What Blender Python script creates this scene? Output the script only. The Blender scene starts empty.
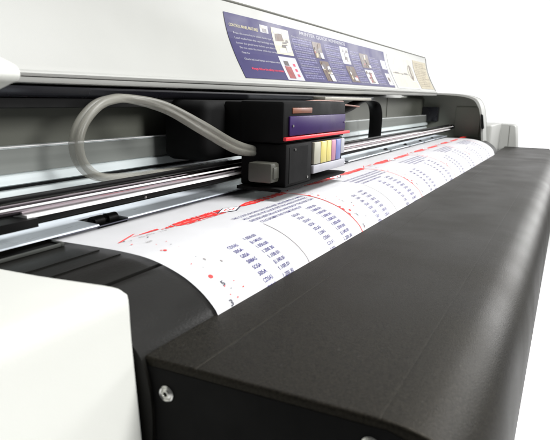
import bpy, bmesh, math, random
from mathutils import Vector, Matrix
import numpy as np
random.seed(7)
S = bpy.context.scene
COL = S.collection
H = 1.16            # height of the lens above the floor; scene coordinates below are relative to the lens

# ------------------------------------------------------------------ camera
f = 585.0
def nrm(v):
    v = np.array(v, float); return v / np.linalg.norm(v)
AX = nrm((572-275, 220-104, f)); AY = nrm((-936-275, 220-68, f)); AY = nrm(AY - AX*(AX@AY))
AZ = np.cross(AX, AY)
if AZ[1] < 0: AZ = -AZ
cam_d = bpy.data.cameras.new('camera'); cam = bpy.data.objects.new('camera', cam_d); COL.objects.link(cam)
cam.matrix_world = Matrix(((AX[0], AX[1], -AX[2], 0), (AY[0], AY[1], -AY[2], 0), (AZ[0], AZ[1], -AZ[2], H), (0, 0, 0, 1)))
cam_d.sensor_width = 36; cam_d.lens = f/550*36; cam_d.clip_start = .01; cam_d.clip_end = 100
cam_d.dof.use_dof = True; cam_d.dof.focus_distance = .75; cam_d.dof.aperture_fstop = 16.0
S.camera = cam

# ------------------------------------------------------------------ light: white studio surround, two soft boxes, added highlight and floor lamps
w = bpy.data.worlds.new("World"); S.world = w; w.use_nodes = True
bg = w.node_tree.nodes['Background']; bg.inputs[0].default_value = (1, 1, 1, 1); bg.inputs[1].default_value = 1.0
wn = w.node_tree.nodes; wl = w.node_tree.links          # surround shaped bright towards the view, dimmed elsewhere to darken reflections
tc_ = wn.new('ShaderNodeTexCoord'); dp = wn.new('ShaderNodeVectorMath'); dp.operation = 'DOT_PRODUCT'; dp.inputs[1].default_value = (.75, .64, .15)
wl.new(tc_.outputs['Generated'], dp.inputs[0])
mr = wn.new('ShaderNodeMapRange'); mr.interpolation_type = 'SMOOTHSTEP'; mr.inputs[1].default_value = .48; mr.inputs[2].default_value = .80; mr.inputs[3].default_value = .10; mr.inputs[4].default_value = 1.05
wl.new(dp.outputs['Value'], mr.inputs[0]); wl.new(mr.outputs[0], bg.inputs[1])
def area(name, loc, tgt, size, power, col=(1, 1, 1), sy=None):
    l = bpy.data.lights.new(name, 'AREA'); l.energy = power; l.color = col; l.size = size
    if sy: l.shape = 'RECTANGLE'; l.size_y = sy
    o = bpy.data.objects.new(name, l); COL.objects.link(o)
    o.location = (loc[0], loc[1], loc[2]+H)
    d = Vector(tgt) - Vector(loc); o.rotation_euler = d.to_track_quat('-Z', 'Y').to_euler()
    return o
area('soft_box_top', (1.15, -.75, 2.3), (1.0, .3, -.1), 1.3, 118)
area('highlight_lamp', (3.5, -.85, .55), (1.0, .05, -.16), 1.3, 8)  # added lamp, placed for the sheen along the cover's rounded edge
area('soft_box_front', (.5, -2.3, 1.0), (.9, .4, -.1), .9, 52)
area('floor_fill', (4.4, -1.4, 1.0), (3.1, .0, -1.16), 1.0, 55)  # added lamp that whitens the floor beside the printer
S.view_settings.view_transform = 'Standard'; S.view_settings.look = 'None'
S.view_settings.exposure = .30; S.view_settings.gamma = 1
S.render.engine = 'CYCLES'

# ------------------------------------------------------------------ materials
def mat(name, col, rough=.5, metal=0, var=.06, scale=30, bump=0, bscale=600, rvar=.08, spec=.5, stretch=None, clear=0, trans=0, tint=None, grain=0, alpha=1, dust=0):
    m = bpy.data.materials.new(name); m.use_nodes = True; N = m.node_tree.nodes; L = m.node_tree.links
    b = N['Principled BSDF']
    b.inputs['Metallic'].default_value = metal; b.inputs['Specular IOR Level'].default_value = spec
    b.inputs['Coat Weight'].default_value = clear; b.inputs['Coat Roughness'].default_value = .15
    b.inputs['Transmission Weight'].default_value = trans
    if tint: b.inputs['Specular Tint'].default_value = (*tint, 1)
    tc = N.new('ShaderNodeTexCoord'); mp = N.new('ShaderNodeMapping'); L.new(tc.outputs['Object'], mp.inputs[0])
    if stretch: mp.inputs['Scale'].default_value = stretch
    n = N.new('ShaderNodeTexNoise'); n.inputs['Scale'].default_value = scale; n.inputs['Detail'].default_value = 6
    L.new(mp.outputs[0], n.inputs[0])
    r = N.new('ShaderNodeMapRange'); r.inputs[1].default_value = .3; r.inputs[2].default_value = .7
    r.inputs[3].default_value = 1-var; r.inputs[4].default_value = 1+var; L.new(n.outputs[0], r.inputs[0])
    mx = N.new('ShaderNodeVectorMath'); mx.operation = 'SCALE'; mx.inputs[0].default_value = col; L.new(r.outputs[0], mx.inputs['Scale'])
    b.inputs['Alpha'].default_value = alpha
    if grain:
        g = N.new('ShaderNodeTexNoise'); g.inputs['Scale'].default_value = 700; g.inputs['Detail'].default_value = 2; L.new(mp.outputs[0], g.inputs[0])
        gr = N.new('ShaderNodeMapRange'); gr.inputs[1].default_value = .35; gr.inputs[2].default_value = .65; gr.inputs[3].default_value = 1-grain; gr.inputs[4].default_value = 1+grain
        L.new(g.outputs[0], gr.inputs[0]); gm = N.new('ShaderNodeMath'); gm.operation = 'MULTIPLY'; L.new(gr.outputs[0], gm.inputs[0]); L.new(r.outputs[0], gm.inputs[1]); L.new(gm.outputs[0], mx.inputs['Scale'])
    L.new(mx.outputs[0], b.inputs['Base Color'])
    r2 = N.new('ShaderNodeMapRange'); r2.inputs[1].default_value = .3; r2.inputs[2].default_value = .7
    r2.inputs[3].default_value = max(.02, rough-rvar); r2.inputs[4].default_value = min(1, rough+rvar)
    L.new(n.outputs[0], r2.inputs[0]); L.new(r2.outputs[0], b.inputs['Roughness'])
    if dust:
        d = N.new('ShaderNodeTexNoise'); d.inputs['Scale'].default_value = 480; d.inputs['Detail'].default_value = 1; L.new(mp.outputs[0], d.inputs[0])
        dr = N.new('ShaderNodeMapRange'); dr.inputs[1].default_value = .74; dr.inputs[2].default_value = .80; dr.inputs[4].default_value = dust; L.new(d.outputs[0], dr.inputs[0])
        dm = N.new('ShaderNodeMix'); dm.data_type = 'RGBA'; L.new(dr.outputs[0], dm.inputs['Factor']); L.new(mx.outputs[0], dm.inputs['A']); dm.inputs['B'].default_value = (.25, .25, .23, 1)
        L.new(dm.outputs['Result'], b.inputs['Base Color'])
    if bump:
        n2 = N.new('ShaderNodeTexNoise'); n2.inputs['Scale'].default_value = bscale; n2.inputs['Detail'].default_value = 3
        L.new(mp.outputs[0], n2.inputs[0])
        bp = N.new('ShaderNodeBump'); bp.inputs['Strength'].default_value = bump; bp.inputs['Distance'].default_value = .0006
        L.new(n2.outputs[0], bp.inputs['Height']); L.new(bp.outputs[0], b.inputs['Normal'])
    return m
M = {
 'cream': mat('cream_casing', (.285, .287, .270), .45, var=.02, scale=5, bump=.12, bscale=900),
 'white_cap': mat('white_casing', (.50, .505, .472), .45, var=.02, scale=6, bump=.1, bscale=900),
 'casing_dark': mat('grey_casing_edge', (.10, .10, .085), .5),
 'black': mat('black_plastic', (.0032, .0032, .0032), .42, var=.3, bump=.15, spec=.14),
 'dim_edge': mat('dull_dark_steel', (.028, .03, .026), .5),
 'wall_dim': mat('grey_plastic', (.05, .05, .04), .45, var=.15),
 'bar': mat('dark_glossy_bar', (.012, .012, .016), .3, var=.1, scale=8, spec=.5),
 'void': mat('matt_black', (.003, .003, .003), .7, spec=.12),
 'box': mat('charcoal_textured_cover', (.0060, .0054, .0040), .44, var=.22, scale=9, bump=.45, bscale=1200, rvar=.06, spec=.14, grain=.8, dust=.08, tint=(1, .92, .76)),
 'apron': mat('charcoal_apron', (.0045, .0043, .0036), .34, spec=.13, var=.25, scale=14, bump=.25, bscale=900, stretch=(.35, 1, 1)),
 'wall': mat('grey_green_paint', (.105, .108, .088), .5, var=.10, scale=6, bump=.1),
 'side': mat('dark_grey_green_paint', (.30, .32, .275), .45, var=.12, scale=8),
 'alu': mat('brushed_aluminium', (.70, .76, .76), .32, metal=.25, var=.06, scale=40, stretch=(.04, 6, 6), rvar=.06),
 'beam_face': mat('satin_beam', (.19, .20, .185), .42, metal=.2, var=.08, scale=30, stretch=(.05, 5, 5)),
 'chrome': mat('polished_steel', (.40, .345, .37), .08, metal=1, var=.03, rvar=.03),
 'plate': mat('pale_steel_plate', (.78, .84, .90), .34, metal=.2, var=.05, scale=60, stretch=(.2, 2, 2), bump=.1),
 'white_strip': mat('white_strip', (.80, .80, .79), .3, var=.03),
 'paper': mat('white_paper', (.88, .88, .895), .55, var=.01, spec=.3, clear=.15),
 'ink_blue': mat('blue_grey_ink', (.040, .035, .145), .6, var=.2, spec=.2),
 'ink_grey': mat('grey_ink', (.22, .2, .2), .6),
 'ink_red': mat('red_ink', (.66, .018, .015), .5, var=.2, scale=120, stretch=(1, 5, 5)),
 'ink_pink': mat('faded_red_ink', (.75, .22, .20), .5, var=.2, scale=90),
 'ink_black': mat('black_ink', (.03, .03, .05), .5),
 'stk_blue': mat('purple_blue_print', (.015, .011, .068), .45, var=.12, scale=20, spec=.3),
 'stk_white': mat('white_print', (.33, .33, .36), .45, spec=.2),
 'stk_pale': mat('lilac_print', (.27, .26, .44), .4),
 'stk_cream': mat('cream_print', (.315, .305, .245), .4, var=.03),
 'stk_tan': mat('tan_print', (.25, .215, .135), .4, var=.05),
 'stk_red': mat('red_print', (.5, .02, .06), .4),
 'stk_brown': mat('brown_picture', (.05, .026, .014), .4, var=.5, scale=90),
 'stk_maroon': mat('maroon_picture', (.17, .03, .03), .4, var=.3, scale=90),
 'stk_gold': mat('gold_print', (.42, .38, .20), .4, var=.25, scale=80),
 'stk_grey': mat('grey_print', (.42, .42, .42), .4, var=.3, scale=70),
 'stk_dark': mat('dark_print', (.06, .05, .05), .4),
 'tube': mat('translucent_tubing', (.25, .245, .21), .4, var=.08, clear=.1, alpha=.42),
 'steel': mat('steel_screw', (.55, .55, .52), .25, metal=1),
 'purple': mat('violet_cover', (.022, .007, .065), .4, var=.1, spec=.2),
 'red': mat('red_strip', (.62, .03, .04), .35),
 'yellow': mat('yellow_label', (.50, .43, .14), .35),
 'cyan': mat('blue_label', (.14, .16, .36), .35),
 'magenta': mat('magenta_label', (.36, .17, .24), .35),
 'orange': mat('orange_brown_cable', (.14, .045, .02), .4, var=.2),
 'beige': mat('beige_bracket', (.26, .25, .21), .45),
 'floor': mat('white_studio_floor', (.86, .86, .86), .6, var=.01, scale=2),
}

# ------------------------------------------------------------------ helpers
BASE = Vector((1.2, .36, -H))     # printer's foot, in lens-relative coordinates
ORI = {}
def obj(name, me_or_bm, mats, parent=None, smooth=35, base=BASE):
    if isinstance(me_or_bm, bmesh.types.BMesh):
        me = bpy.data.meshes.new(name); bmesh.ops.recalc_face_normals(me_or_bm, faces=me_or_bm.faces[:])
        me_or_bm.to_mesh(me); me_or_bm.free()
    else: me = me_or_bm
    me.transform(Matrix.Translation(-base))
    if smooth:
        me.polygons.foreach_set('use_smooth', [True]*len(me.polygons)); me.set_sharp_from_angle(angle=math.radians(smooth))
    for m in (mats if isinstance(mats, (list, tuple)) else [mats]): me.materials.append(M[m])
    o = bpy.data.objects.new(name, me); COL.objects.link(o)
    if parent: o.parent = parent
    else: o.location = base + Vector((0, 0, H))
    return o
def box(bm, x0, x1, y0, y1, z0, z1, bev=0, mi=0, seg=2):
    vs = [bm.verts.new((x, y, z)) for x in (x0, x1) for y in (y0, y1) for z in (z0, z1)]
    F = [(0, 1, 3, 2), (4, 6, 7, 5), (0, 4, 5, 1), (2, 3, 7, 6), (0, 2, 6, 4), (1, 5, 7, 3)]
    fs = [bm.faces.new([vs[i] for i in q]) for q in F]
    for q in fs: q.material_index = mi
    if bev:
        es = list({e for q in fs for e in q.edges})
        r = bmesh.ops.bevel(bm, geom=es, offset=bev, segments=seg, profile=.5, affect='EDGES')
        for q in r['faces']: q.material_index = mi
    return bm
def smoothp(pts, n=5):
    P = [Vector(p) for p in pts]; out = []
    for i in range(len(P)-1):
        a = P[max(i-1, 0)]; b = P[i]; c = P[i+1]; d = P[min(i+2, len(P)-1)]
        for k in range(n):
            t = k/n
            out.append(.5*((2*b)+(c-a)*t+(2*a-5*b+4*c-d)*t*t+(-a+3*b-3*c+d)*t**3))
    out.append(P[-1]); return out
def prism(bm, prof, xs, closed=True, caps=True, warp=None, mi=0):
    """extrude a (y,z) outline along x"""
    rows = []
    for x in xs:
        row = []
        for p in prof:
            y, z = p[0], p[1]
            if warp: X, y, z = warp(x, y, z)
            else: X = x
            row.append(bm.verts.new((X, y, z)))
        rows.append(row)
    n = len(prof)
    for a, b in zip(rows[:-1], rows[1:]):
        for i in range(n if closed else n-1):
            j = (i+1) % n
            q = bm.faces.new((a[i], a[j], b[j], b[i])); q.material_index = mi
    if caps and closed:
        for r in (rows[0], rows[-1]): q = bm.faces.new(r); q.material_index = mi
    return bm
def inset_prism(bm, prof, x0, x1, bev=.003, n=3):
    """solid prism with rounded ends; prof is a closed outline"""
    P = [Vector((p[0], p[1])) for p in prof]; N = []
    area2 = sum(P[i].x*P[(i+1) % len(P)].y-P[(i+1) % len(P)].x*P[i].y for i in range(len(P)))
    s = 1 if area2 > 0 else -1
    for i in range(len(P)):
        t1 = (P[i]-P[i-1]); t2 = (P[(i+1) % len(P)]-P[i]); t1.normalize(); t2.normalize()
        n1 = Vector((t1.y, -t1.x))*s; n2 = Vector((t2.y, -t2.x))*s; m = n1+n2
        m = m/max(.6, m.length_squared/2) if m.length > 1e-6 else n1
        N.append(m)
    rows = []
    st = [(x0+bev*(1-math.sin(k/n*math.pi/2)), bev*(1-math.cos(k/n*math.pi/2))) for k in range(n, -1, -1)]
    en = [(x1-(a-x0), b) for a, b in reversed(st)]
    for x, ins in st+en:
        rows.append([bm.verts.new((x, p.x-q.x*ins, p.y-q.y*ins)) for p, q in zip(P, N)])
    k = len(P)
    for a, b in zip(rows[:-1], rows[1:]):
        for i in range(k): bm.faces.new((a[i], a[(i+1) % k], b[(i+1) % k], b[i]))
    bm.faces.new(rows[0]); bm.faces.new(rows[-1])
    return bm
def tube(bm, pts, r, seg=10, mi=0, caps=True, flat=None):
    P = [Vector(p) for p in pts]; rows = []; up = None
    for i, p in enumerate(P):
        t = (P[min(i+1, len(P)-1)]-P[max(i-1, 0)]).normalized()
        if up is None: up = Vector((0, 1, 0)) if abs(t.y) < .9 else Vector((0, 0, 1))
        a = (up - t*up.dot(t)).normalized(); b = t.cross(a); up = a
        ra, rb = (r, r) if not flat else flat
        rows.append([bm.verts.new(p+a*(ra*math.cos(k/seg*2*math.pi))+b*(rb*math.sin(k/seg*2*math.pi))) for k in range(seg)])
    for a, b in zip(rows[:-1], rows[1:]):
        for i in range(seg):
            q = bm.faces.new((a[i], a[(i+1) % seg], b[(i+1) % seg], b[i])); q.material_index = mi
    if caps:
        for q in (rows[0], rows[-1]): bm.faces.new(q).material_index = mi
    return bm
NB = bmesh.new
def lin(a, b, n): return [a+(b-a)*i/n for i in range(n+1)]

def gather(dst, me, mats):
    """add print polygons to the sheet's own mesh"""
    vs = [dst.verts.new(v.co) for v in me.vertices]
    for p in me.polygons:
        try: q = dst.faces.new([vs[i] for i in p.vertices])
        except ValueError: continue
        q.material_index = mats[p.material_index]; q.smooth = False
class Prt:
    """flat print: polygons in (u,v) laid onto a surface by fn"""
    def __init__(s, fn): s.fn = fn; s.V = []; s.F = []; s.MI = []
    def poly(s, pts, mi):
        k = len(s.V); s.V += [s.fn(*p) for p in pts]; s.F.append(tuple(range(k, k+len(pts)))); s.MI.append(mi)
    def quad(s, u0, u1, v0, v1, mi, nu=1, nv=1, sk=0, lift=0):
        for i in range(nu):
            for j in range(nv):
                a, b = u0+(u1-u0)*i/nu, u0+(u1-u0)*(i+1)/nu; c, d = v0+(v1-v0)*j/nv, v0+(v1-v0)*(j+1)/nv
                s.poly([(a, c, lift), (b, c, lift), (b, d, lift), (a, d, lift)], mi)
    def text(s, txt, u0, u1, v0, v1, mi, lift=0, shear=0, bold=0):
        """fit the text into the box; v0 baseline, v1 cap height"""
        key = (txt, bold)
        if key not in TXT:
            c = bpy.data.curves.new('t', 'FONT'); c.body = txt; c.resolution_u = 2; c.offset = bold
            o = bpy.data.objects.new('t', c); me = bpy.data.meshes.new_from_object(o)
            vs = [tuple(v.co) for v in me.vertices]; fs = [tuple(p.vertices) for p in me.polygons]
            bpy.data.objects.remove(o); bpy.data.curves.remove(c); bpy.data.meshes.remove(me)
            TXT[key] = (vs, fs)
        vs, fs = TXT[key]
        xm = min(v[0] for v in vs); xM = max(v[0] for v in vs)
        k = len(s.V)
        for v in vs:
            t = v[1]/.69
            s.V.append(s.fn(u0+(u1-u0)*(v[0]-xm)/(xM-xm)+shear*t, v0+(v1-v0)*t, lift))
        for q in fs: s.F.append(tuple(i+k for i in q)); s.MI.append(mi)
    def mesh(s, name):
        me = bpy.data.meshes.new(name); me.from_pydata(s.V, [], s.F)
        me.polygons.foreach_set('material_index', s.MI); return me
TXT = {}

# ------------------------------------------------------------------ setting
fb = NB(); box(fb, -14, 16, -14, 16, -H-.05, -H)
fl = obj('floor', fb, 'floor', None, 0, Vector((0, 0, -H))); fl['kind'] = 'structure'

# ------------------------------------------------------------------ the printer
root = bpy.data.objects.new('wide_format_printer', None); COL.objects.link(root); root.location = BASE+Vector((0, 0, H))
root['label'] = 'wide cream inkjet printer with charcoal front cover and black carriage over an open slot'
root['category'] = 'printer'
def part(name, bm, m, parent=root, smooth=35): return obj(name, bm, m, parent, smooth)

# ---- top cover (hinged lid over the slot)
FACE = smoothp([(.43, 0), (.449, .30), (.463, .585), (.471, .86), (.4735, 1.0)], 6)     # y , fraction of height
def zb(x):   # lower edge of the face, sags a little towards the left end
    return float(np.interp(x, [-.2, .35, .44, .52, .65, .85, 1.22, 2.14], [.019, .019, .0201, .0208, .0225, .0248, .0275, .0325]))
def zt(x): return float(np.interp(x, [-.2, .3, .87, 1.15, 2.14], [.128, .130, .1365, .1385, .1425]))
def zl(x): return float(np.interp(x, [-.2, .37, .53, .85, 1.22, 2.14], [.0066, .0066, .0070, .0072, .0095, .0165]))
def facept(x, v, lift=0):
    k = max(0, min(len(FACE)-1.001, v*(len(FACE)-1))); i = int(k)
    # v measured as height fraction
    for i in range(len(FACE)-1):
        if FACE[i+1].y >= v or i == len(FACE)-2: break
    a, b = FACE[i], FACE[i+1]; t = (v-a.y)/(b.y-a.y)
    y = a.x+(b.x-a.x)*t; z0, z1 = zb(x), zt(x)
    d = Vector((b.x-a.x, (b.y-a.y)*.112)).normalized()
    return (x, y-d.y*lift, z0+(z1-z0)*v+d.x*lift)
cb = NB()
xs = sorted(set(lin(-.3, 2.115, 46)))
rows = []
for x in xs:
    r = []
    L, B, T = zl(x), zb(x), zt(x); h = B-L
    r += [(.78, L+.002), (.45, L+.0005), (.430, L), (.4255, L+.0010), (.4245, L+.003), (.4243, L+h*.42)]         # underside and lower olive step
    r += [(.4262, L+h*.46), (.4235, L+h*.50), (.4228, L+h*.60), (.4224, L+h*.70), (.4236, L+h*.80), (.4268, L+h*.88), (.4292, L+h*.93)]
    for p in FACE: r.append((p.x, B+(T-B)*p.y))
    r += [(.4755, T+.0025), (.479, T+.0035), (.60, T+.002), (.78, T-.006)]
    rows.append([cb.verts.new((x, y, z)) for y, z in r])
for a, b in zip(rows[:-1], rows[1:]):
    for i in range(len(a)): cb.faces.new((a[i], a[(i+1) % len(a)], b[(i+1) % len(a)], b[i]))
cb.faces.new(rows[0]); cb.faces.new(rows[-1])
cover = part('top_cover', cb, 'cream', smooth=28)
tb_ = NB(); tube(tb_, [(x, .4752, zt(x)+.0026) for x in xs], .0022, 8)
tube(tb_, [facept(2.115, v, .0006) for v in lin(0, 1, 12)], .0016, 6)
part('edge_trim', tb_, 'casing_dark', cover)
# ---- reference sticker on the lid
st = Prt(lambda x, v, l=0: facept(x, v, .0008+l))
st.quad(.768, 1.592, .02, .865, 0, 30, 10)
lines = ['Press the menu key to select media type and feed', 'Load media from the rear and align with the guide mark', 'Lower the pinch lever before you start the print',
         'Do not open the cover while the carriage moves', 'Clean the heads at the end of each day', 'Check ink level lamps and replace when low', 'Remove waste and wipe the cap station']
st.text('CONTROL PANEL FEATURES', .777, .868, .690, .730, 4, .0003, bold=.0)
for k, v in enumerate((.60, .535, .47, .41, .345, .26)):
    w_ = (.145, .142, .148, .135, .03, .142)[k]; st.text(lines[k][: (46, 44, 46, 40, 9, 44)[k]], .785+(.006 if k > 2 else 0), .785+w_, v, v+.026, 1, .0003)
st.text('Always follow the safety instructions', .80, .912, .135, .168, 5, .0003, bold=.01)
def pic(x0, x1, v0, v1, base, seed):
    rr = random.Random(seed); st.quad(x0, x1, v0, v1, base, 3, 3, 0, .0003)
    for k in range(12):
        a = rr.uniform(x0, x1-.02); b = rr.uniform(v0, v1-.08); ww = rr.uniform(.008, .022); hh = rr.uniform(.03, .1)
        c = rr.choice([2, 7, 7, 9, 11, 11, 11, 8, 6, 7])
        st.poly([(a, b, .0005+k*.00004), (min(a+ww, x1), b+hh*.2, .0005+k*.00004), (min(a+ww*.8, x1), min(b+hh, v1), .0005+k*.00004), (a+ww*.2, min(b+hh*.8, v1), .0005+k*.00004)], c)
# small emblem and first picture
st.quad(.876, .905, .69, .80, 2, 1, 1, 0, .0003); st.quad(.884, .898, .70, .75, 11, 1, 1, 0, .0006); st.quad(.88, .89, .75, .79, 9, 1, 1, 0, .0006)
st.quad(.917, .985, .41, .805, 10, 3, 3, 0, .0003)
for k, (a, b, c, d, m_) in enumerate([(.925, .60, .035, .13, 7), (.955, .66, .025, .12, 2), (.93, .43, .03, .08, 6), (.945, .52, .03, .05, 11), (.96, .45, .022, .12, 2), (.922, .72, .03, .05, 2), (.95, .58, .02, .03, 11), (.965, .60, .012, .05, 11)]):
    st.poly([(a, b, .0006+k*.00003), (a+c, b+d*.15, .0006+k*.00003), (a+c*.8, b+d, .0006+k*.00003), (a+c*.1, b+d*.85, .0006+k*.00003)], m_)
st.quad(.915, .985, .025, .375, 1, 2, 3, 0, .0003); st.quad(.925, .950, .05, .23, 8, 1, 2, 0, .0006); st.quad(.928, .946, .24, .31, 11, 1, 1, 0, .0006)
for k, v in enumerate((.08, .16, .24)): st.quad(.963, .972, v, v+.04, 5, 1, 1, 0, .0006)
st.text('PRINTER QUICK REFERENCE', 1.036, 1.285, .785, .840, 1, .0003, bold=.01)
cols = [(.998, 1.085, .72), (1.155, 1.24, .70), (1.31, 1.37, .68), (1.452, 1.52, .64)]
for ci, (a, b, top) in enumerate(cols):
    v = top; k = ci
    while v > .05:
        t_ = lines[k % 7]; n_ = int((b-a)/.085*24)
        st.text(t_[:max(8, n_)], a, b-(.02 if k % 4 == 3 else 0), v, v+.026, 3 if k % 3 else 1, .0003); v -= .038; k += 1
for k, (a, b, c, d, m_) in enumerate([(1.09, 1.135, .44, .72, 7), (1.10, 1.148, .05, .40, 7), (1.245, 1.295, .42, .745, 12), (1.25, 1.305, .07, .38, 7), (1.375, 1.44, .40, .70, 7), (1.38, 1.445, .07, .36, 12)]):
    pic(a, b, c, d, m_, 20+k)
for (a, b, c, d) in [(1.118, 1.134, .44, .54), (1.125, 1.147, .05, .17), (1.275, 1.295, .10, .16), (1.425, 1.443, .41, .47)]: st.quad(a, b, c, d, 1, 1, 1, 0, .0010)
st.quad(1.545, 1.585, .44, .64, 12, 1, 2, 0, .0003); st.quad(1.548, 1.586, .07, .34, 6, 1, 2, 0, .0003); st.quad(1.555, 1.575, .15, .25, 7, 1, 1, 0, .0006)
part('instruction_sticker', st.mesh('instruction_sticker'), ['stk_blue', 'stk_white', 'stk_white', 'stk_pale', 'stk_gold', 'stk_red', 'stk_grey', 'stk_brown', 'stk_maroon', 'stk_tan', 'stk_cream', 'stk_dark', 'stk_grey'], cover, 0)['label'] = 'violet-blue reference sticker with white text and small pictures'
s2 = Prt(lambda x, v, l=0: facept(x, v, .0008+l))
s2.quad(1.622, 1.905, .02, .845, 3, 8, 8); s2.quad(1.632, 1.895, .045, .82, 0, 8, 8, 0, .0002)
s2.quad(1.912, 2.100, .045, .845, 1, 6, 8)
s2.quad(1.635, 1.82, .385, .40, 2, 3, 1, 0, .0005); s2.quad(1.825, 1.87, .22, .235, 3, 1, 1, 0, .0005)
for k in range(12):
    a0, a1 = k/12*2*math.pi, (k+1)/12*2*math.pi
    s2.poly([(1.85+math.cos(a)*r_*.030, .47+math.sin(a)*r_*.2, .0005) for a, r_ in ((a0, 1), (a1, 1), (a1, .82), (a0, .82))], 4)
for a, b, c in [(1.66, 1.70, .386), (1.73, 1.745, .37), (1.76, 1.80, .39)]: s2.quad(a, b, c, c+.035, 2, 1, 1, 0, .0006)
s2.quad(1.845, 1.86, .25, .62, 4, 1, 3, 0, .0006)
for k in range(13):
    s2.text(lines[k % 7][:20], 1.925, 2.06+.02*(k % 3)-.03*(k % 2), .76-k*.054, .76-k*.054+.022, 4, .0004)
part('diagram_sticker', s2.mesh('diagram_sticker'), ['stk_cream', 'stk_tan', 'stk_dark', 'stk_grey', 'stk_brown'], cover, 0)['label'] = 'cream sticker with a small line diagram'

# ---- left end of the casing: cap under the lid and low block in front of the slot
cap = NB(); inset_prism(cap, smoothp([(.395, .030), (.345, .0275), (.325, .0215), (.308, .0155), (.3045, .0105), (.3062, .0062), (.313, .0040), (.33, -.0015), (.36, -.009), (.395, -.013)], 3), .02, .262, .0025)
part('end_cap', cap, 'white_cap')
blk = NB(); inset_prism(blk, smoothp([(.345, -.1185), (.30, -.1175), (.26, -.1155), (.236, -.1145), (.2275, -.1165), (.2240, -.1210), (.2225, -.147), (.2165, -.213), (.207, -.32)], 3)+[Vector((.345, -.32))], -.12, .262, .004)
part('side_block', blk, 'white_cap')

# ---- right end housing
arch_o = smoothp([(.55, .020), (.46, .026), (.40, .0265), (.34, .0225), (.305, .0145), (.288, .003), (.276, -.02), (.268, -.055), (.262, -.10), (.257, -.15)], 4)
arch_i = [Vector((p.x+(.0065 if k > 18 else .002+.0002*k), p.y-(.006 if k < 24 else .002))) for k, p in enumerate(arch_o)]
hb = NB(); prism(hb, list(arch_o)+list(reversed(arch_i)), [2.128, 2.131, 2.20, 2.225])
housing = part('right_housing', hb, 'cream')
ib = NB(); prism(ib, list(arch_i)+[Vector((.257+.0065, -.30)), Vector((.60, -.30)), Vector((.60, .0))], [2.215, 2.218])
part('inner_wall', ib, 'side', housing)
ob = NB(); prism(ob, [Vector((p.x-.001, p.y+.001)) for p in arch_o]+[Vector((.255, -.45)), Vector((.60, -.45)), Vector((.60, .0))], [2.2255, 2.228]); part('outer_wall', ob, 'cream', housing)
ib = NB(); box(ib, 2.185, 2.214, .43, .487, -.075, -.022, .004); part('bracket', ib, 'bar', housing)
ib = NB(); box(ib, 2.209, 2.2155, .285, .372, -.125, -.018, .004); part('wall_panel', ib, 'side', housing)
lb = NB(); inset_prism(lb, [(.2735, -.040), (.2665, -.044), (.2590, -.088), (.2640, -.093), (.2690, -.088)], 2.123, 2.129, .001); part('latch', lb, 'black', housing)
rb = NB(); inset_prism(rb, smoothp([(.322, -.0850), (.244, -.0857), (.2065, -.0871), (.1954, -.0916), (.1910, -.1032), (.1820, -.172), (.174, -.35)], 4)+[Vector((.322, -.35))], 2.555, 2.67, .004)
rblk = part('control_box', rb, 'cream')
rb = NB(); box(rb, 2.229, 2.5545, .246, .40, -.35, -.0805, .006, seg=3); part('end_casing', rb, 'cream')
rb = NB(); box(rb, 2.5535, 2.5552, .2125, .2137, -.172, -.091); part('panel_joint', rb, 'casing_dark', rblk)
rb = NB(); box(rb, 2.5530, 2.5552, .272, .283, -.1205, -.107, .0004); part('button', rb, 'casing_dark', rblk)

# ---- interior behind the slot
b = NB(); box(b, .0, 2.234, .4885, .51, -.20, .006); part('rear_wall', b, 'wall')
for x_ in (1.2, 1.72):
    b = NB(); box(b, x_, x_+.005, .4865, .4884, -.05, .004); part('wall_seam', b, 'casing_dark')
b = NB(); prism(b, [(.431, .0045), (.431, .0025), (.434, -.0015), (.438, -.0046), (.442, -.0056), (.47, -.0056), (.47, .0052)], [.0, 1.40]); part('cover_bar', b, 'bar', cover)
b = NB(); prism(b, [(.442, -.0062), (.440, -.0145), (.445, -.0155), (.50, -.0155), (.50, -.0062)], [.0, 1.10]); part('gap_shade', b, 'void', cover)  # black strip standing in for the shade in the gap under the lid
b = NB()
prism(b, [(.485, -.0525), (.472, -.0530), (.4712, -.0780), (.466, -.0790), (.4655, -.0875), (.470, -.0890), (.4725, -.0925), (.467, -.0935), (.4665, -.1000), (.480, -.1010), (.4875, -.10), (.4875, -.0525)], [.0, 2.19])
beam = part('carriage_beam', b, 'alu', smooth=20)
b = NB(); prism(b, [(.4700, -.0545), (.4694, -.0772), (.4712, -.0775), (.4718, -.0542)], [.0, 2.185]); part('beam_face', b, 'beam_face', beam)
b = NB(); prism(b, [(.4705, -.0518), (.4705, -.0530), (.474, -.0530), (.474, -.0518)], [.0, 2.185]); part('beam_edge', b, 'white_strip', beam)
b = NB(); prism(b, [(.4698, -.0893), (.4715, -.0925), (.4730, -.0925), (.4722, -.0893)], [.0, 2.185]); part('encoder_strip', b, 'black', beam)
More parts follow.
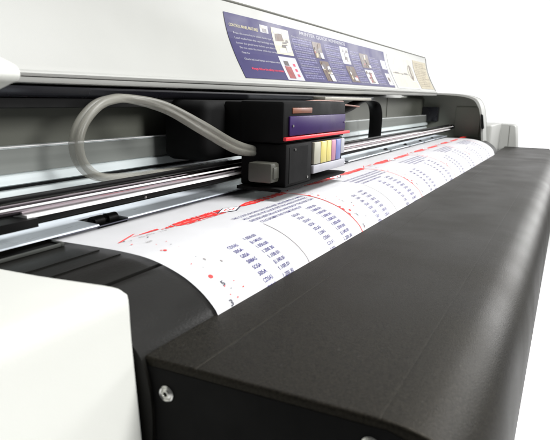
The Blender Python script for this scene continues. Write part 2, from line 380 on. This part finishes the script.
# guide rail with shafts in front of the beam
b = NB(); prism(b, [(.3682, -.0970), (.3682, -.1012), (.372, -.1028), (.395, -.1030), (.395, -.0970)], [.05, 2.10]); rail = part('guide_rail', b, 'void')
b = NB(); prism(b, [(.3672, -.0944), (.3672, -.0968), (.390, -.0968), (.390, -.0944)], [.312, 2.10]); part('white_guide', b, 'white_strip', rail)
b = NB(); tube(b, [(x, .374, -.0893) for x in (.05, .8, 1.5, 2.17)], .0050, 28); part('shaft', b, 'chrome', rail)
b = NB(); tube(b, [(x, .3668, -.0873) for x in (.05, 1.1, 2.15)], .0009, 10); part('shaft_glint', b, 'white_strip', rail)  # white tube drawn in as the highlight line along the shaft
b = NB(); tube(b, [(x, .385, -.0838) for x in (.05, 1.1, 2.17)], .0025, 12); part('belt', b, 'black', rail)
b = NB(); tube(b, [(2.158, .374, -.0893), (2.18, .374, -.0893)], .0080, 20); part('shaft_mount', b, 'black', rail)
for x in (.455, .93, 1.62):
    b = NB(); tube(b, [(x, .3700, -.1000), (x, .3664, -.1000)], .0012, 10); part('rail_screw', b, 'steel', rail)
b = NB(); prism(b, [(.362, -.0965), (.362, -.1035), (.378, -.1035), (.378, -.0965)], [.0, .318], warp=lambda x, y, z: (x, y, z)); part('rail_end', b, 'black', rail)

# ---- paper guide plate with roller windows
NOT = [(.402, .442), (.735, .765), (1.07, 1.09), (1.385, 1.402), (1.578, 1.592), (1.755, 1.77), (1.92, 1.935)]
pl = NB(); x0 = .12
full = [(.3785, -.1205), (.3790, -.1192), (.395, -.1186), (.420, -.1180), (.4245, -.1186), (.4255, -.1215), (.42, -.1200)]
back = [(.411, -.1200), (.411, -.1182), (.420, -.1180), (.4245, -.1186), (.4255, -.1215), (.42, -.1200)]
for a, c in NOT:
    prism(pl, full, [x0, a]); prism(pl, back, [a, c]); x0 = c
prism(pl, full, [x0, 2.12])
plate = part('guide_plate', pl, 'plate')
for k, (a, c) in enumerate(NOT):
    rbm = NB(); m_ = (a+c)/2; hw = (c-a)/2-.003
    if k == 0:
        tube(rbm, [(a+.004, .392, -.1195), (m_-.003, .392, -.1195)], .0052, 18); tube(rbm, [(m_+.003, .392, -.1195), (c-.004, .392, -.1195)], .0052, 18)
        tube(rbm, [(a+.001, .392, -.1195), (c-.001, .392, -.1195)], .002, 10)
    else:
        tube(rbm, [(m_-hw, .392, -.1195), (m_+hw, .392, -.1195)], .0045, 16)
    part('pinch_roller', rbm, 'black', plate)
    rv = NB(); box(rv, a+.0003, c-.0003, .3795, .4105, -.1234, -.1222); part('recess_shade', rv, 'void', plate)  # black sheet under each window, painted-in shade of the recess
b = NB(); prism(b, [(.3782, -.1206), (.3777, -.1213), (.379, -.1216), (.3795, -.1207)], [.352, 2.1]); part('edge_lip', b, 'ink_black', plate)

# ---- platen / apron the paper rolls over
PROF = [(.44, -.124), (.381, -.124), (.343, -.1235), (.309, -.1235), (.284, -.125), (.265, -.129), (.247, -.1355), (.233, -.1438), (.224, -.1515), (.218, -.159), (.2125, -.175), (.210, -.20), (.212, -.24)]
SP = smoothp(PROF, 4)
i0 = 4
ARC = [0.0]
for a, b_ in zip(SP[:-1], SP[1:]): ARC.append(ARC[-1]+(b_-a).length)
s0 = ARC[i0]; ARC = [a-s0 for a in ARC]
def pap(x, s, lift=0):
    for i in range(len(SP)-1):
        if ARC[i+1] >= s or i == len(SP)-2: break
    a, b_ = SP[i], SP[i+1]; t = (s-ARC[i])/(ARC[i+1]-ARC[i]); p = a+(b_-a)*t
    # smooth normal
    j = min(i+1, len(SP)-2); d0 = (SP[i+1]-SP[max(i-1, 0)]).normalized(); d1 = (SP[min(i+2, len(SP)-1)]-SP[i]).normalized(); d = (d0+(d1-d0)*t).normalized()
    n = Vector((d.y, -d.x))
    if n.y < 0 and abs(n.y) > .3: n = -n
    if n.x > 0.2: n = -n
    return (x, p.x+n.x*lift, p.y+n.y*lift)
out = [Vector((.56, -.126))]
for s in lin(ARC[0], .108, 12): q = pap(0, s, -.0020); out.append(Vector((q[1], q[2])))
for s, l in ((.1085, -.0030), (.1092, -.0046), (.1105, -.0046), (.1112, -.0024)): q = pap(0, s, l); out.append(Vector((q[1], q[2])))
for s in lin(.113, ARC[-1], 36): q = pap(0, s, -.0012 if s > .114 else -.0018); out.append(Vector((q[1], q[2])))
ab = NB(); prism(ab, out+[Vector((.213, -.45)), Vector((.56, -.45))], [.2635, 2.175])
apron = part('platen_apron', ab, 'apron', smooth=25)
b = NB()
for (s_, l_) in ((.050, .0004), (.072, .0004)):
    q = pap(0, s_, -.0014); prism(b, [(q[1]-.0012, q[2]+.0002), (q[1]+.0012, q[2]+.0002), (q[1]+.0012, q[2]-.001), (q[1]-.0012, q[2]-.001)], [.264, .349])
part('platen_rib', b, 'apron', apron)
b = NB(); box(b, .264, .343, .3655, .3670, -.1255, -.1225, .0004); box(b, .343, .347, .3655, .378, -.1255, -.1222, .0006); part('platen_edge', b, 'dim_edge', apron)
b = NB(); box(b, .264, .3425, .3676, .3783, -.1256, -.1240); part('slot_shade', b, 'void', apron)  # black slab standing in for the darkness inside the slot

# ---- charcoal front cover (the long box in front)
XT = .267; XE = 2.54
fp = smoothp([(.2262, -.200), (.2262, -.175), (.2264, -.1645), (.2245, -.1603)], 3)+[Vector(p) for p in [(.2225, -.1591), (.2200, -.1588), (.2190, -.1588), (.200, -.1588), (.1850, -.1588), (.1832, -.1588), (.1824, -.15888), (.1819, -.15915), (.1814, -.15888), (.1806, -.1588), (.1790, -.1588), (.150, -.1588), (.10, -.1588), (.0730, -.1588), (.0702, -.15885), (.0697, -.1589), (.0692, -.15905), (.0687, -.1590), (.0682, -.15895)]]
fp += smoothp([(.0660, -.1591), (.0560, -.1600), (.045, -.1625), (.034, -.1680), (.025, -.1760), (.0185, -.187), (.0145, -.202), (.0120, -.225), (.0115, -.26), (.013, -.31)], 5)+[Vector((.03, -.36)), Vector((.20, -.36))]
fbm = NB(); inset_prism(fbm, fp, XT, XE, .0026, 4)
for v in fbm.verts: v.co.z -= .0165*((v.co.x-XT)/(XE-XT))
fcov = part('front_cover', fbm, 'box', smooth=30)
for (y, z) in ((.202, -.1790), (.073, -.1745)):
    b = NB()
    def ringx(r, x): return [b.verts.new((x, y+r*math.cos(k/24*2*math.pi), z+r*math.sin(k/24*2*math.pi))) for k in range(24)]
    R = [ringx(.0052, XT-0.0003), ringx(.0052, XT-0.0016), ringx(.0045, XT-0.0022), ringx(.0037, XT-0.0016), ringx(.0024, XT-0.0026), ringx(.0016, XT-0.0026), ringx(.0013, XT-0.0020)]
    for p, q in zip(R[:-1], R[1:]):
        for k in range(24): b.faces.new((p[k], p[(k+1) % 24], q[(k+1) % 24], q[k]))
    R2 = ringx(.0013, XT+.0012)
    for k in range(24): b.faces.new((R[-1][k], R[-1][(k+1) % 24], R2[(k+1) % 24], R2[k]))
    b.faces.new(R2)
    part('hex_screw', b, 'steel', fcov)
b = NB(); prism(b, [(.2275, -.1750), (.2275, -.1660), (.224, -.1576), (.060, -.1576), (.060, -.1600), (.222, -.1605), (.2255, -.1660), (.2255, -.1750)], [XE-.004, XE+.001], warp=lambda x, y, z: (x, y, z-.0165)); part('end_rim', b, 'void', fcov)
b = NB(); inset_prism(b, [(.2225, -.1640), (.0640, -.1640), (.048, -.1690), (.036, -.1765), (.028, -.187), (.022, -.205), (.020, -.26), (.020, -.33), (.2225, -.33)], XT-.0006, XT+.003, .0005, 2); part('end_panel', b, 'void', fcov)  # matt-black plate laid over the end face to make it darker

# ---- print carriage
cx0, cx1, cy0, cy1 = .636, .800, .300, .362
b = NB()
box(b, .632, .846, .3025, .363, -.055, -.0045, .004)                 # upper body
box(b, .636, .716, .300, .363, -.1085, -.0555, .003)                # lower dark part
box(b, .716, .842, .304, .363, -.100, -.0555, .002)
box(b, .598, .80, .388, .455, -.080, -.0060, .012, seg=4)            # motor box behind the shaft
box(b, .640, .80, .360, .39, -.074, -.0060, .003)
prism(b, [(.298, -.1092), (.301, -.1120), (.36, -.1120), (.36, -.1080), (.302, -.1080)], [.622, .845])
car = part('carriage', b, 'void')
b = NB(); box(b, .645, .840, .3000, .3030, -.0462, -.0225, .0012); part('violet_panel', b, 'purple', car)
b = NB(); box(b, .632, .858, .2985, .3030, -.0515, -.0472, .0008); part('red_strip', b, 'red', car)
b = NB(); box(b, .655, .715, .3012, .3040, -.0195, -.0125, .0008); part('clip', b, 'orange', car)
x = .722
for wd, m_ in ((.024, 'stk_cream'), (.022, 'yellow'), (.018, 'yellow'), (.018, 'magenta'), (.020, 'cyan'), (.016, 'stk_white')):
    b = NB(); box(b, x, x+wd-.0015, .2990, .3045, -.0875 if m_ != 'stk_white' else -.080, -.0580, .0012); part('ink_cartridge', b, m_, car); x += wd
b = NB(); box(b, .720, .842, .2985, .3040, -.0995, -.0885, .0012); part('lower_guard', b, 'stk_white', car)
b = NB(); box(b, .613, .6350, .308, .340, -.1010, -.0770, .003); box(b, .617, .631, .3066, .3085, -.096, -.082, .001); part('sensor_block', b, 'wall_dim', car)
b = NB(); prism(b, [(.2995, -.0600), (.2995, -.1040), (.3008, -.1040), (.3008, -.0600)], [.645, .70]); part('front_plate', b, 'void', car)
for (x, z, y) in ((.652, -.034, .2996), (.834, -.034, .2996), (.66, -.063, .2995), (.70, -.101, .2995)):
    b = NB(); tube(b, [(x, y, z), (x, y-.0012, z)], .0016, 12); part('carriage_screw', b, 'steel', car)

# ---- ink tubing looping from the carriage
def v3(pts, n=8): return smoothp(pts, n)
for k in range(2):
    dy = .008*k
    b = NB()
    dz = .0075*k
    tube(b, v3([(.70, .352, -.068-dz*.3), (.64, .345, -.064-dz*.6), (.60, .352, -.054-dz), (.56, .370, -.032-dz), (.530, .398, -.012-dz*.6), (.500, .418+dy, -.0055), (.475, .420+dy, -.0065), (.452, .420+dy, -.013),
             (.431, .420+dy, -.030), (.423, .420+dy, -.050), (.430, .420+dy, -.070), (.452, .420+dy, -.084), (.50, .422+dy, -.0895), (.60, .426+dy, -.093), (.72, .426+dy, -.093)]), .0044, 14)
    part('ink_tube', b, 'tube')
b = NB(); box(b, .640, .652, .334, .362, -.0790, -.0560, .002); part('tube_clamp', b, 'black', car)
# ---- flat cable from the carriage up to the lid
b = NB(); tube(b, v3([(.835, .395, -.030), (.93, .405, -.034), (1.04, .41, -.033), (1.15, .415, -.024), (1.24, .42, -.008), (1.31, .42, -.003), (1.365, .42, -.010), (1.388, .42, -.030), (1.392, .42, -.060), (1.386, .42, -.105)]), .01, 12, flat=(.016, .0028))
cab = part('flat_cable', b, 'black')
b = NB(); tube(b, v3([(.83, .385, -.018), (.95, .39, -.012), (1.08, .395, -.012), (1.2, .40, -.016)]), .0016, 8); tube(b, v3([(.83, .39, -.010), (.95, .395, -.005), (1.10, .40, -.006)]), .0016, 8); part('wire', b, 'orange', cab)
b = NB(); box(b, 1.02, 1.30, .405, .430, -.0035, .0025, .001); part('cable_clip', b, 'beige', cab)

# ---- lower body and stand (below the picture)
b = NB(); box(b, -.10, 2.55, .20, .60, -.46, -.325, .01); box(b, -.10, 2.55, .60, .80, -.46, .02, .01); part('lower_body', b, 'cream')
for x in (.2, 2.0):
    b = NB(); box(b, x, x+.09, .34, .46, -H+.06, -.461, .006); part('stand_leg', b, 'black')
    b = NB(); box(b, x-.005, x+.095, .08, .74, -H+.02, -H+.06, .008); part('stand_foot', b, 'black')

# ------------------------------------------------------------------ the printed paper
PX0, PX1 = .350, 2.082
pb = NB(); ss = lin(-.035, ARC[-1]-.01, 60); rows = []
for x in lin(PX0, PX1, 60):
    rows.append([pb.verts.new(pap(x, s, .0004)) for s in ss])
for a, b_ in zip(rows[:-1], rows[1:]):
    for i in range(len(ss)-1): pb.faces.new((a[i], b_[i], b_[i+1], a[i+1]))
bmesh.ops.solidify(pb, geom=pb.faces[:], thickness=.0002)
bmesh.ops.recalc_face_normals(pb, faces=pb.faces[:])
def prtp(x, s, l=0): return pap(x, s, .00085+l)
rnd = random.Random(3)
ban = []
for pg in range(6):
    X = .362+.328*pg
    if X > PX1-.06: break
    T = Prt(prtp); xr = min(X+.320, PX1-.004)
    def ok(u): return u < PX1-.006
    # table columns; numbers and names
    for (cu, cw, rows_, s_a, kind) in ((X+.066, .0165, 8, .1235, 0), (X+.100, .0215, 8, .1205, 1), (X+.216, .018, 9, .116, 0), (X+.262, .027, 9, .113, 1)):
        if not ok(cu+cw): continue
        for r_ in range(rows_ + 2):
            s_ = s_a+.0072*r_
            t_ = ('%s%s%sA' % (rnd.choice('CGS'), rnd.choice('O0D'), rnd.choice('5SL8'))+rnd.choice(['', 'S'])) if kind == 0 else rnd.choice(['1.000.00', '1.050.00', '1.200.30', '$1.040.00', '1.008.50', '1.100.01'])
            T.text(t_, cu, cu+cw*(1 if len(t_) > 4 else .86), s_+.0042, s_+.0002, 0, bold=.012)
    # body text
    body = ['THE COSTS SHOWN ON THIS SHEET ARE PER METRE OF MEDIA', 'ALL PRICES INCLUDE SETTING AND FINISHING', 'ORDERS BEFORE NOON ARE READY THE NEXT DAY', 'COLOURS MAY VARY FROM THE PROOF']
    for k, (a, b_, s_) in enumerate(((.142, .318, .0825), (.150, .312, .0905), (.150, .316, .0985), (.160, .262, .106))):
        if ok(X+b_): T.text(body[k], X+a, X+b_, s_+.0042, s_, 0, bold=.005)
    T.text('No 4012', X+.030, X+.050, .0585, .0555, 2); T.text('2 / 8', X+.056, X+.066, .0600, .0572, 2); T.text('REF', X+.020, X+.028, .074, .071, 2)
    T.text('5', X+.0145, X+.0185, .1565, .1520, 3, bold=.03); T.text('3', X+.0075, X+.012, .1735, .1685, 3, bold=.02)
    T.quad(X+.027, X+.029, .125, .128, 2); T.quad(X+.040, X+.042, .134, .1365, 2)
    if ok(X+.16): T.quad(X+.1575, X+.1588, .112, .19, 2, 1, 14)
    me = T.mesh('printed_text')
    gather(pb, me, [1, 2, 3, 4])
    # red banner and border
    R = Prt(prtp)
    def rag(u0, u1, c, h, mi, seed, lift=0):
        """a band brushed in slanting strokes"""
        rr = random.Random(seed); n = max(6, int((u1-u0)/.0022))
        for i in range(n):
            u = u0+(u1-u0)*(i+rr.uniform(-.4, .4))/n; e = min(1, (u-u0)/.035+.12)
            a = c-h*.5*e*rr.uniform(.70, 1.06); d = c+h*.5*e*rr.uniform(.70, 1.06); w_ = rr.uniform(.0022, .0044)
            if rr.random() < .22: w_ *= .25
            l_ = lift+.00001*(i % 7)
            R.poly([(u, d, l_), (u+w_, d, l_), (u+w_+(d-a)*.42, a, l_), (u+(d-a)*.42, a, l_)], mi)
    rag(X+.066, X+.172, .0535, .0145, 0, pg*7+1); 
    if ok(X+.31):
        rag(X+.196, X+.322, .0560, .0125, 0, pg*7+2)
        # outlined diamond emblem between the two halves
        for sc, m_, l_ in ((1, 2, .0001), (.82, 3, .0002), (.5, 0, .0003), (.34, 3, .0004)):
            R.poly([(X+.183-.026*sc, .0565, l_), (X+.183, .0565+.0095*sc, l_), (X+.183+.026*sc, .0565, l_), (X+.183, .0565-.0095*sc, l_)], m_)
        R.text('7', X+.180, X+.186, .0590, .0540, 2, .0005, bold=.03)
        for k in range(6): R.quad(X+.218+.013*k, X+.227+.013*k, .0555, .0572, 1, 1, 1, 0, .0002)
    for k in range(5): R.quad(X+.085+.014*k, X+.095+.014*k, .0542, .0556, 1, 1, 1, 0, .0002)
    R.quad(X+.095, X+.168, .0612, .0620, 0, 6, 1)
    R.poly([(X+.004, .0548, 0), (X+.009, .0548, 0), (X+.040, .0440, 0), (X+.036, .0440, 0)], 0)
    # dots and small registration marks along the margin
    mr_ = random.Random(50+pg)
    for k in range(20):
        u_, s_ = mr_.uniform(.004, .035), mr_.uniform(.045, .185); h_ = mr_.uniform(.0006, .0013)
        R.quad(X+u_, X+u_+h_*mr_.uniform(.8, 2), s_, s_+h_, mr_.choice([0, 0, 2]), 1, 1, 0, .0001)
    rag(X+.028, X+.062, .0500, .0040, 0, pg+90)
    for (u, s_, r_) in ((.0125, .0975, .0019), (.0115, .1445, .0026)):
        R.poly([(X+u+r_*math.cos(a), s_+r_*.8*math.sin(a), 0) for a in [k/10*2*math.pi for k in range(10)]], 0)
    # border rule turning the corner and running down between the pages
    xe = X+.3235
    if ok(xe+.01):
        pts = [(X+.312, .0575)]+[(xe-.010+.010*math.sin(a), .0675-.010*math.cos(a)) for a in lin(0, math.pi/2, 6)]+[(xe+.0012, s_) for s_ in lin(.08, .20, 16)]
        if pg: pts = pts
        wd = .0018
        for i in range(len(pts)-1):
            (a, b_), (c, d) = pts[i], pts[i+1]; L_ = math.hypot(c-a, d-b_); nx, ny = -(d-b_)/L_*wd*.6, (c-a)/L_*wd*.5
            R.poly([(a+nx, b_+ny, .0001), (c+nx, d+ny, .0001), (c-nx, d-ny, .0001), (a-nx, b_-ny, .0001)], 0)
        for (s_, h_) in ((.088, .004), (.132, .003), (.137, .004), (.147, .004)): R.quad(xe+.0035, xe+.0065, s_, s_+h_, 0, 1, 1)
    gather(pb, R.mesh('red_banner'), [2, 5, 4, 0])
pm = bpy.data.meshes.new('printed_paper'); pb.to_mesh(pm); pb.free()
paper = obj('printed_paper', pm, ['paper', 'ink_blue', 'ink_red', 'ink_grey', 'ink_black', 'ink_pink'], None, 40, Vector((1.2, .30, -.124)))
paper['label'] = 'white paper sheet with red banners and columns of small text, curving out of the slot'
paper['category'] = 'paper'
